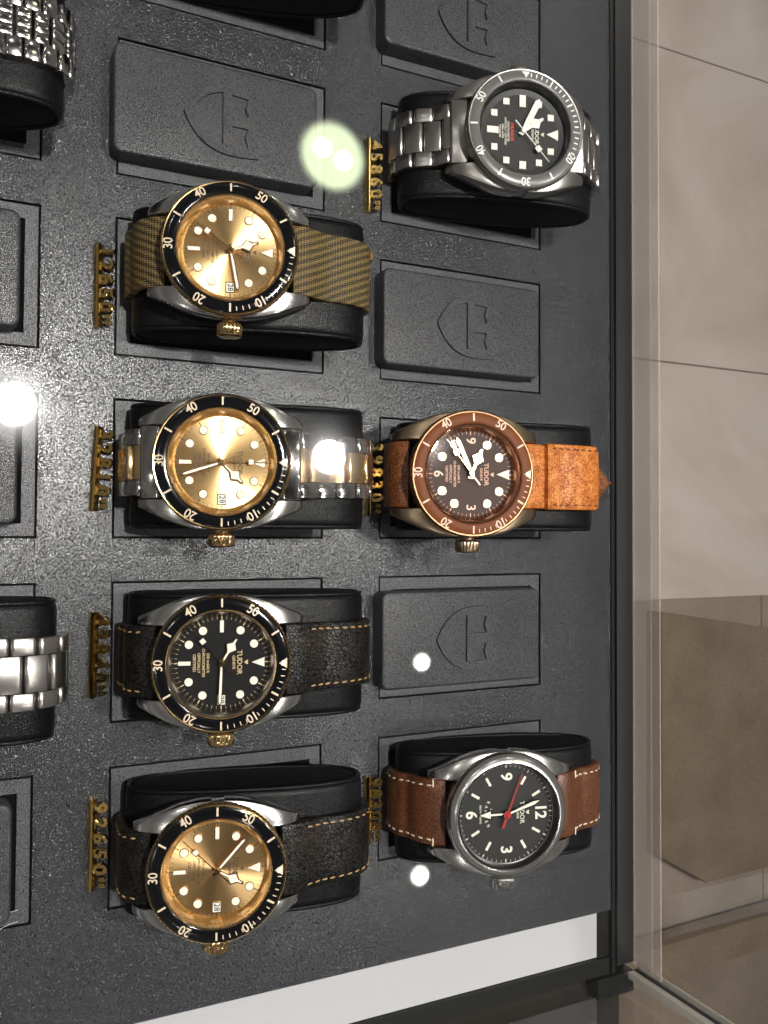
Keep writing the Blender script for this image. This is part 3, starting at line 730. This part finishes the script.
        for k, a in enumerate((-2.5, -1.5, -0.5, 0.5, 1.5, 2.5)):
            x, y = polar(180-a*13, 7.2); addtext(bb, 'RANGER'[k], x, y, z, 1.4, R(a*13), 0.02, 0.03)
        addtext(bb, 'ROTOR', 0, -5.2, z, 1.0, 0, 0.02, 0.02); addtext(bb, 'SELF-WINDING', 0, -8.8, z, 0.9, 0, 0.02, 0.02)
    link('dial_text', bb, ink, dial, smooth=False)
    # hands
    hm = M[cfg['handmetal']]; hh, mh, sh = cfg['time']
    def inset(pts, d):
        c0 = (0, sum(p[1] for p in pts)/len(pts))
        return pts
    def hand_part(name, th, outer, inner, z0, mat=hm, fill='lume'):
        bb = bmesh.new()
        for poly in outer: prism(bb, poly, z0, z0+0.18, RZ(-R(th)))
        o = link(name, bb, mat, t, smooth=False)
        if inner:
            bb = bmesh.new()
            for poly in inner: prism(bb, poly, z0+0.02, z0+0.26, RZ(-R(th)), 0.05)
            link('hand_lume', bb, M[fill], o, smooth=False)
        return o
    if style == 'field':
        hand_part('hour_hand', hh, [[(-0.55, -2.0), (0.55, -2.0), (0.5, 5.0), (1.75, 5.2), (0, 10.2), (-1.75, 5.2), (-0.5, 5.0)]], [[(-0.32, 1.2), (0.32, 1.2), (0.32, 5.5), (1.25, 5.6), (0, 9.4), (-1.25, 5.6), (-0.32, 5.5)]], DZ+0.9)
        hand_part('minute_hand', mh, [[(-0.5, -2.2), (0.5, -2.2), (0.8, 10), (0, 12.6), (-0.8, 10)]], [[(-0.3, 1.2), (0.3, 1.2), (0.55, 9.8), (0, 12.0), (-0.55, 9.8)]], DZ+1.3)
        hand_part('second_hand', sh, [[(-0.45, -4.6), (0.45, -4.6), (0.25, 3), (0.14, 14.2), (-0.14, 14.2), (-0.25, 3)], ngon(0, 0, 1.25)], None, DZ+1.7, M['red_metal'])
        bb = bmesh.new(); prism(bb, ngon(0, 0, 0.5), DZ+1.6, DZ+2.1); link('hand_hub', bb, M['red_metal'], t)
    else:
        q = 1.0
        hand_part('hour_hand', hh, [[(-0.5, -1.6), (0.5, -1.6), (0.55, 3.6), (2.05, 5.5), (0.62, 7.2), (0.45, 8.6), (0, 9.0), (-0.45, 8.6), (-0.62, 7.2), (-2.05, 5.5), (-0.55, 3.6)]],
                  [[(-0.28, 1.2), (0.28, 1.2), (0.32, 3.8), (1.6, 5.5), (0.36, 6.9), (0.2, 8.3), (-0.2, 8.3), (-0.36, 6.9), (-1.6, 5.5), (-0.32, 3.8)]], DZ+0.9)
        wd = 0.62 if style != 'pro' else 1.05
        hand_part('minute_hand', mh, [[(-0.5, -1.6), (0.5, -1.6), (wd, 4), (wd, 11.6), (0, 12.9), (-wd, 11.6), (-wd, 4)]], [[(-0.28, 1.2), (0.28, 1.2), (wd-0.24, 4), (wd-0.24, 11.4), (0, 12.3), (-wd+0.24, 11.4), (-wd+0.24, 4)]], DZ+1.3)
        sq = [(0, 7.9), (0.85, 8.75), (0, 9.6), (-0.85, 8.75)] if style != 'pro' else [(-0.8, 7.2), (0.8, 7.2), (0.8, 8.8), (-0.8, 8.8)]
        if style != 'pro': sq = [(-0.75, 7.9), (0.75, 7.9), (0.75, 9.4), (-0.75, 9.4)]
        hand_part('second_hand', sh, [[(-0.18, -4.4), (0.18, -4.4), (0.1, 13.6), (-0.1, 13.6)], [(p[0]*1.2, (p[1]-8.7)*1.2+8.7) for p in sq]], [sq], DZ+1.7)
        bb = bmesh.new(); prism(bb, ngon(0, 0, 0.9), DZ+0.5, DZ+2.1, bev=0.2); link('hand_hub', bb, hm, t)
    # domed crystal
    b = bmesh.new(); h = 0.10; n_ = 12
    prof = [(RI+0.05, -0.6), (RI, -0.1), (RI-0.15, 0.1)]+[((RI-0.15)*math.cos(k/n_*math.pi/2) if k < n_ else 0.02, 0.1+h*math.sin(k/n_*math.pi/2)) for k in range(1, n_+1)]
    prof = [(RI+0.05, -0.6), (RI, 0.05)]+[(RI*(1-k/n_)+0.02, 0.12+h*(1-(1-k/n_)**2)) for k in range(0, n_+1)]
    lathe(b, prof, 96); link('crystal', b, M['crystal'], t, ang=60)
    # strap or bracelet
    th = cfg['strap_th']
    for side in (1, -1):
        fr, s = strap_path(side, th, cfg['yc'])
        if cfg['strap'] in ('leather', 'fabric'):
            w0 = cfg.get('w0', 21.8); w1 = cfg.get('w1', 20.5) if side > 0 else 20.0
            mat = M[cfg['strap_mat'] if side > 0 else cfg.get('strap_mat6', cfg['strap_mat'])]
            b = bmesh.new(); uvl = b.loops.layers.uv.verify()
            band(b, fr, s, w0, w1, th, side)
            so = link('strap', b, mat, t, ang=40)
            if cfg.get('label6') and side < 0: so['label'] = cfg['label6']
            if cfg.get('stitch'):
                b = bmesh.new()
                stitches(b, fr, s, w0, w1, th, cfg.get('st0', 9.0) if side > 0 else 5.0, s[-1]-3, cross=cfg.get('cross', False))
                link('stitching', b, M[cfg['stitch']], so)
            if cfg.get('fold') and side > 0:
                # thicker folded over layer of the strap and its pointed tail
                fr2 = [(p+n*(2.0), tg, n) for p, tg, n in fr]
                b = bmesh.new(); band(b, fr2, s, 22.4, 22.0, 1.9, side, 7.5, 29.5); fo = link('strap_fold', b, mat, t, ang=40)
                b = bmesh.new(); stitches(b, fr2, s, 22.4, 22.0, 1.9, 11, 28.5, edge=1.6); link('stitching', b, M['thread_brown'], fo)
                ftl = [(Vector((48.0+k*0.6, -34.0-0.19*k)), Vector((0.953, -0.302)), Vector((0.302, 0.953))) for k in range(30)]
                stl = [0.6*k for k in range(30)]
                b = bmesh.new(); band(b, ftl, stl, 20, 20, 2.0, side, pointed=9.0); tl = link('strap_tail', b, M['leather_dkcognac'], t, ang=40)
            if cfg['strap'] == 'fabric' and side > 0:
                b = bmesh.new(); p, tg, n = at_s(fr, s, 36.5)
                Mx = frame_mat(p, tg, n); linkshape(b, Mx @ T(-9.0, 0, 1.3), 0, 3.5, 7, 1.6); link('buckle', b, M['gold'], t)
        else:
            jub = cfg['strap'] == 'five_link'
            outer = bmesh.new(); cen = bmesh.new()
            # end link filling the space between the lugs
            p, tg, n = at_s(fr, s, 1.5)
            linkshape(outer, frame_mat(p, tg, n), 0, 21.8, 6.4, 4.4)
            pitch = 6.9 if not jub else 4.6
            q = 7.4
            while q < s[-1]-4:
                p, tg, n = at_s(fr, s, q); Mx = frame_mat(p, tg, n); k = min(1, q/45); w = 20.8-2.2*k
                if jub:
                    for sd in (-1, 1): linkshape(outer, Mx, sd*(w/2-2.9), 5.6, pitch*0.94, 3.0)
                    for xx in (-3, 0, 3):
                        p2, t2, n2 = at_s(fr, s, q+pitch/2); linkshape(cen, frame_mat(p2, t2, n2), xx, 2.8, pitch*0.9, 3.3)
                        p2, t2, n2 = at_s(fr, s, q)
                else:
                    ow = w*0.235
                    for sd in (-1, 1): linkshape(outer, Mx, sd*(w/2-ow/2), ow, pitch*0.97, 3.1)
                    p2, t2, n2 = at_s(fr, s, q-pitch/2); linkshape(cen, frame_mat(p2, t2, n2), 0, w-2*ow-0.3, pitch*0.97, 3.2)
                q += pitch
            bmesh.ops.recalc_face_normals(outer, faces=outer.faces); bmesh.ops.recalc_face_normals(cen, faces=cen.faces)
            bo = link('bracelet', outer, M[cfg['strap_mat']], t, ang=50)
            link('centre_links', cen, M[cfg['centre_mat']], bo, ang=50)
    return t

# ------------------------------------------------------------------ cushions
def make_pillow(pc, label):
    loc = Vector(pc)-WROT @ Vector((0, PYC, PZC))
    t = empty('watch_cushion', loc, WROT); tag(t, label, 'cushion', 'black leather cushions the watches are strapped round')
    HW = 19.0; n_ = 72
    def ring(bm, x, off):
        return [bm.verts.new((x, *sup(2*math.pi*i/n_, off))) for i in range(n_)]
    b = bmesh.new(); rs = []
    for x, off in ((-HW, -1.6), (-HW+0.3, -0.7), (-HW+1.0, -0.15), (-HW+2.2, 0), (-6, 0.0), (6, 0.0), (HW-2.2, 0), (HW-1.0, -0.15), (HW-0.3, -0.7), (HW, -1.6)):
        rs.append(ring(b, x, off))
    for A, B in zip(rs, rs[1:]):
        for i in range(n_): b.faces.new((A[i], A[(i+1) % n_], B[(i+1) % n_], B[i]))
    bmesh.ops.recalc_face_normals(b, faces=b.faces)
    link('cushion_body', b, M['cushion'], t, ang=60)
    for sd in (-1, 1):
        b = bmesh.new(); rs = [ring(b, sd*(HW-0.6), -1.5), ring(b, sd*(HW+0.2), -2.3), ring(b, sd*(HW+0.75), -4.5), ring(b, sd*(HW+0.95), -7.5)]
        for A, B in zip(rs, rs[1:]):
            for i in range(n_): b.faces.new((A[i], A[(i+1) % n_], B[(i+1) % n_], B[i]))
        b.faces.new(rs[-1]); bmesh.ops.recalc_face_normals(b, faces=b.faces); link('side_panel', b, M['cap'], t, ang=60)
        b = bmesh.new(); rs = []   # piping
        for i in range(n_):
            y, z = sup(2*math.pi*i/n_, -0.9); y2, z2 = sup(2*math.pi*i/n_, 0.1); d = Vector((y2-y, z2-z)).normalized()
            rs.append([b.verts.new((sd*(HW+0.1)+0.75*math.cos(a), y+d.x*0.75*math.sin(a), z+d.y*0.75*math.sin(a))) for a in (R(45*k) for k in range(8))])
        for i in range(n_):
            A, B = rs[i], rs[(i+1) % n_]
            for k in range(8): b.faces.new((A[k], A[(k+1) % 8], B[(k+1) % 8], B[k]))
        bmesh.ops.recalc_face_normals(b, faces=b.faces); link('piping', b, M['cushion'], t, ang=80)
    # foot that plugs into the slot
    b = bmesh.new(); wi = WROT.inverted()
    fm = wi.to_4x4() @ Matrix.Translation(Vector((0, 0, 0)))
    cx, cz = loc[0], loc[2]
    for dx0, dx1, zt_ in ((-21, 10, 9), (10, 32, 14)):
        box(b, dx0, -15.5, -cz-1.4, dx1, 15.5, -cz+zt_, 0.6, M=fm)
    link('foot', b, M['black'], t)
    return t
GW = 'watches laid out on cushions in the tray'
MARK = dict(handmetal='gold')
base = dict(case='steel_brushed', bezel='gold', mark='mark_gold', insert='ins_black', crown='gold', style='dive', rehaut='rehaut_gold', dial='dial_gold', ink='ink_dark', handmetal='gold', date='28', strap_th=2.4)
def cfg(**k): d = dict(base); d.update(k); return d
M['ink_pink'] = simple('pale_copper_numerals', (0.86, 0.62, 0.48), 0.5)
spec = [
 (('b', 2), (230.6, 247), cfg(time=(342, 79, 217), strap='fabric', strap_mat='fabric', strap_th=1.9, date='28', w0=21.8, w1=21.8),
  'gold dial dive watch with black bezel on a brown woven fabric strap'),
 (('b', 3), (222.2, 461.5), cfg(time=(45, 162, 359), strap='three_link', strap_mat='steel', centre_mat='gold_satin', strap_th=3.0, date='28', bezel='gold'),
  'gold dial dive watch with black bezel on a steel and gold link bracelet'),
 (('b', 4), (221.6, 664.5), cfg(time=(302, 92, 230), dial='dial_black', rehaut='rehaut_steel', ink='ink_gold', strap='leather', strap_mat='leather_black', stitch='thread_tan', date='28'),
  'black dial dive watch with gold rimmed bezel on a worn black leather strap'),
 (('b', 5), (217, 874.5), cfg(time=(29, 312, 224), strap='leather', strap_mat='leather_black', stitch='thread_tan', date='28'),
  'gold dial dive watch with black bezel on a black leather strap with tan stitching'),
 (('c', 1), (526.2, 127.5), cfg(case='titanium', bezel='titanium', mark='mark_white', insert='ins_grey', crown='titanium', style='pro', rehaut='rehaut_black', dial='dial_grey', ink='ink_cream', track='mark_white',
   handmetal='mark_white', time=(325, 297, 48), bezel_rot=-90, lhd=True, strap='three_link', strap_mat='titanium', centre_mat='titanium', strap_th=3.0),
  'grey titanium dive watch with square white markers and red text on a metal bracelet'),
 (('c', 3), (474, 473.4), cfg(case='bronze', bezel='bronze_bezel', insert='ins_brown', crown='bronze', style='dive_num', rehaut='rehaut_brown', dial='dial_brown', ink='ink_copper', handmetal='bronze', mark='ink_pink',
   time=(294, 247, 233), strap='leather', strap_mat='leather_orange', strap_mat6='leather_dkcognac', label6='dark worn brown strap end', fold=True, strap_th=2.4, lines=['200 m:660 ft', 'CHRONOMETER', 'OFFICIALLY', 'CERTIFIED']),
  'bronze dive watch with brown dial and bezel on an orange brown leather strap'),
 (('c', 5), (509.8, 817), cfg(case='steel_brushed', bezel='steel_bright', crown='steel', style='field', rehaut='rehaut_black', dial='dial_grey', ink='ink_cream', track='lume', handmetal='steel',
   time=(180, 340, 291), strap='leather', strap_mat='leather_brown', stitch='thread_cream', cross=True, st0=9.0),
  'steel field watch with large numerals and a red seconds hand on a brown leather strap'),
 (('a', 1), None, cfg(case='steel', bezel='steel', dial='dial_black', crown='steel', handmetal='steel', rehaut='rehaut_steel', ink='ink_cream', mark='mark_white', time=(300, 60, 0), strap='five_link', strap_mat='steel', centre_mat='steel', strap_th=3.0),
  'mostly cut off steel watch with a many-link bracelet in the upper left corner'),
 (('a', 4), None, cfg(case='steel', bezel='steel', dial='dial_black', crown='steel', handmetal='steel', rehaut='rehaut_steel', ink='ink_cream', mark='mark_white', time=(300, 60, 0), strap='three_link', strap_mat='titanium', centre_mat='titanium', strap_th=3.0),
  'mostly cut off steel watch with a three-link bracelet at the left edge'),
]
plab = {('b', 2): 'black cushion under the fabric strap watch', ('b', 3): 'black cushion under the steel and gold bracelet watch', ('b', 4): 'black cushion under the black dial watch',
        ('b', 5): 'black cushion under the lowest gold dial watch', ('c', 1): 'black cushion under the titanium watch', ('c', 3): 'black cushion under the bronze watch',
        ('c', 5): 'black cushion under the steel field watch', ('a', 1): 'black cushion in the upper left corner under a many-link bracelet', ('a', 4): 'black cushion at the left edge under a three-link bracelet',
        ('b', 0): 'black cushion cut off by the top edge of the photo, above the large blank block'}
def project(p):
    q = CM.transposed() @ (Vector(p)-CP); return 384-860*q.x/q.z, 512+860*q.y/q.z
def pillow_centre(key, y): return Vector((COLX[key[0]]+41.0, y, 16.0))
for key, uv_, cf, lab in spec:
    # slide the watch along its cushion until its bezel centre shows where it does in the photograph
    t_, y_ = -7.6, row_top(key[1])-23.0
    f_ = lambda t, y: pillow_centre(key, y)+WROT @ Vector((0, t, -PZC))
    if uv_:
        for it in range(30):
            u0, v0 = project(f_(t_, y_)); u1, _ = project(f_(t_+1, y_)); _, v1 = project(f_(t_, y_+1))
            t_ += (uv_[0]-u0)/(u1-u0); y_ += (uv_[1]-v0)/(v1-v0)
    print('WATCH', key, round(t_, 1), round(y_-row_top(key[1]), 1))
    sc = {('c', 1): 1.045, ('c', 3): 1.075, ('c', 5): 1.055}.get(key, 1.0)
    full = (PA, PB, PZC); cf['yc'] = -t_/sc; PA, PB, PZC = PA/sc, PB/sc, PZC/sc
    wt = make_watch(cf, f_(t_, y_) if sc == 1 else Vector((0, 0, 0)), lab, GW); PA, PB, PZC = full
    if sc != 1: m_ = WROT.to_4x4() @ Matrix.Scale(sc, 4); m_.translation = f_(t_, y_)*S; wt.matrix_world = m_
    make_pillow(pillow_centre(key, row_top(key[1])-22.8*0.5+(y_-row_top(key[1]))*0.5), plab[key])
make_pillow(pillow_centre(('b', 0), 157.5), plab[('b', 0)])

# ------------------------------------------------------------------ brass price tags
def price_tag(x, y0, y1, text, label, rot=0.0):
    L = y0-y1; t = empty('price_tag', (x, (y0+y1)/2, 0), Matrix.Rotation(R(rot), 3, 'Z')); tag(t, label, 'price tag', 'brass price tags beside the watches')
    b = bmesh.new()
    prof = [(-0.4, 0.0), (2.6, 0.0), (2.6, 0.5), (1.8, 0.8), (1.8, 1.6), (1.5, 2.6), (0.8, 3.0), (0.1, 2.7), (-0.3, 1.8)]
    for sgn, yy in ((0, -L/2), (1, L/2)):
        pass
    A = [b.verts.new((px, -L/2, pz)) for px, pz in prof]; B = [b.verts.new((px, L/2, pz)) for px, pz in prof]
    for i in range(len(A)): b.faces.new((A[i], A[(i+1) % len(A)], B[(i+1) % len(A)], B[i]))
    b.faces.new(A); b.faces.new(list(reversed(B))); bmesh.ops.recalc_face_normals(b, faces=b.faces)
    link('rail', b, M['brass'], t, ang=50)
    n = len(text); pt = (L-4.5)/n
    for k, ch in enumerate(text):
        b = bmesh.new(); mm = T(3.2, L/2-pt*(k+0.55), 2.5) @ RY(R(-28)) @ RZ(R(-90))
        addmesh(b, text_mesh(ch, 6.3, 0.7, 0.16, 1.0, 0.16), mm); link('digit', b, M['brass'], t, ang=40)
    for k in range(2):
        b = bmesh.new(); mm = T(3.9, -L/2+3.4-1.9*k, 2.8) @ RY(R(-28)) @ RZ(R(-90))
        addmesh(b, text_mesh('0', 2.7, 0.5, 0.08, 1.0, 0.1), mm); link('digit', b, M['brass'], t, ang=40)
price_tag(-6.4, 49.5, 22.4, '12650', 'brass price tag left of the fabric strap watch')
price_tag(-6.4, -9.8, -37.0, '32810', 'brass price tag left of the steel and gold bracelet watch', rot=-3)
price_tag(-6.5, -69.6, -97.0, '42840', 'brass price tag left of the black dial watch', rot=-0.8)
price_tag(-6.1, -129.2, -158.0, '92650', 'brass price tag left of the lowest gold dial watch')
price_tag(90.2, 104.0, 76.3, '45860', 'brass price tag left of the titanium watch')
price_tag(91.0, -9.5, -37.2, '39830', 'brass price tag left of the bronze watch')
price_tag(91.2, -133.5, -158.0, '98308', 'brass price tag left of the steel field watch')

# ------------------------------------------------------------------ a stray hair on the tray
b = bmesh.new()
for y0 in (-160.5, -164.0):
    pts = catmull([(-47+x_, y0+dy) for x_, dy in ((0, -4.5), (6, -1.2), (12, 1.2), (17, 1.6), (21, 0.6))], 0.8); rows = []
    for k, p in enumerate(pts):
        z = 8.3 if p.x < -32 else 8.3-min(7.8, (p.x+32)*1.0)
        rows.append([b.verts.new((p.x+30, p.y+162+0.07*math.cos(a), z+0.07*math.sin(a))) for a in (0, 2.1, 4.2)])
    for A, B in zip(rows, rows[1:]):
        for i in range(3): b.faces.new((A[i], A[(i+1) % 3], B[(i+1) % 3], B[i]))
o = link('hair', b, M['mark_white']); o.location = (-0.030, -0.162, 0.0); tag(o, 'two short pale hairs lying over the edge of the lower left block', 'hair')
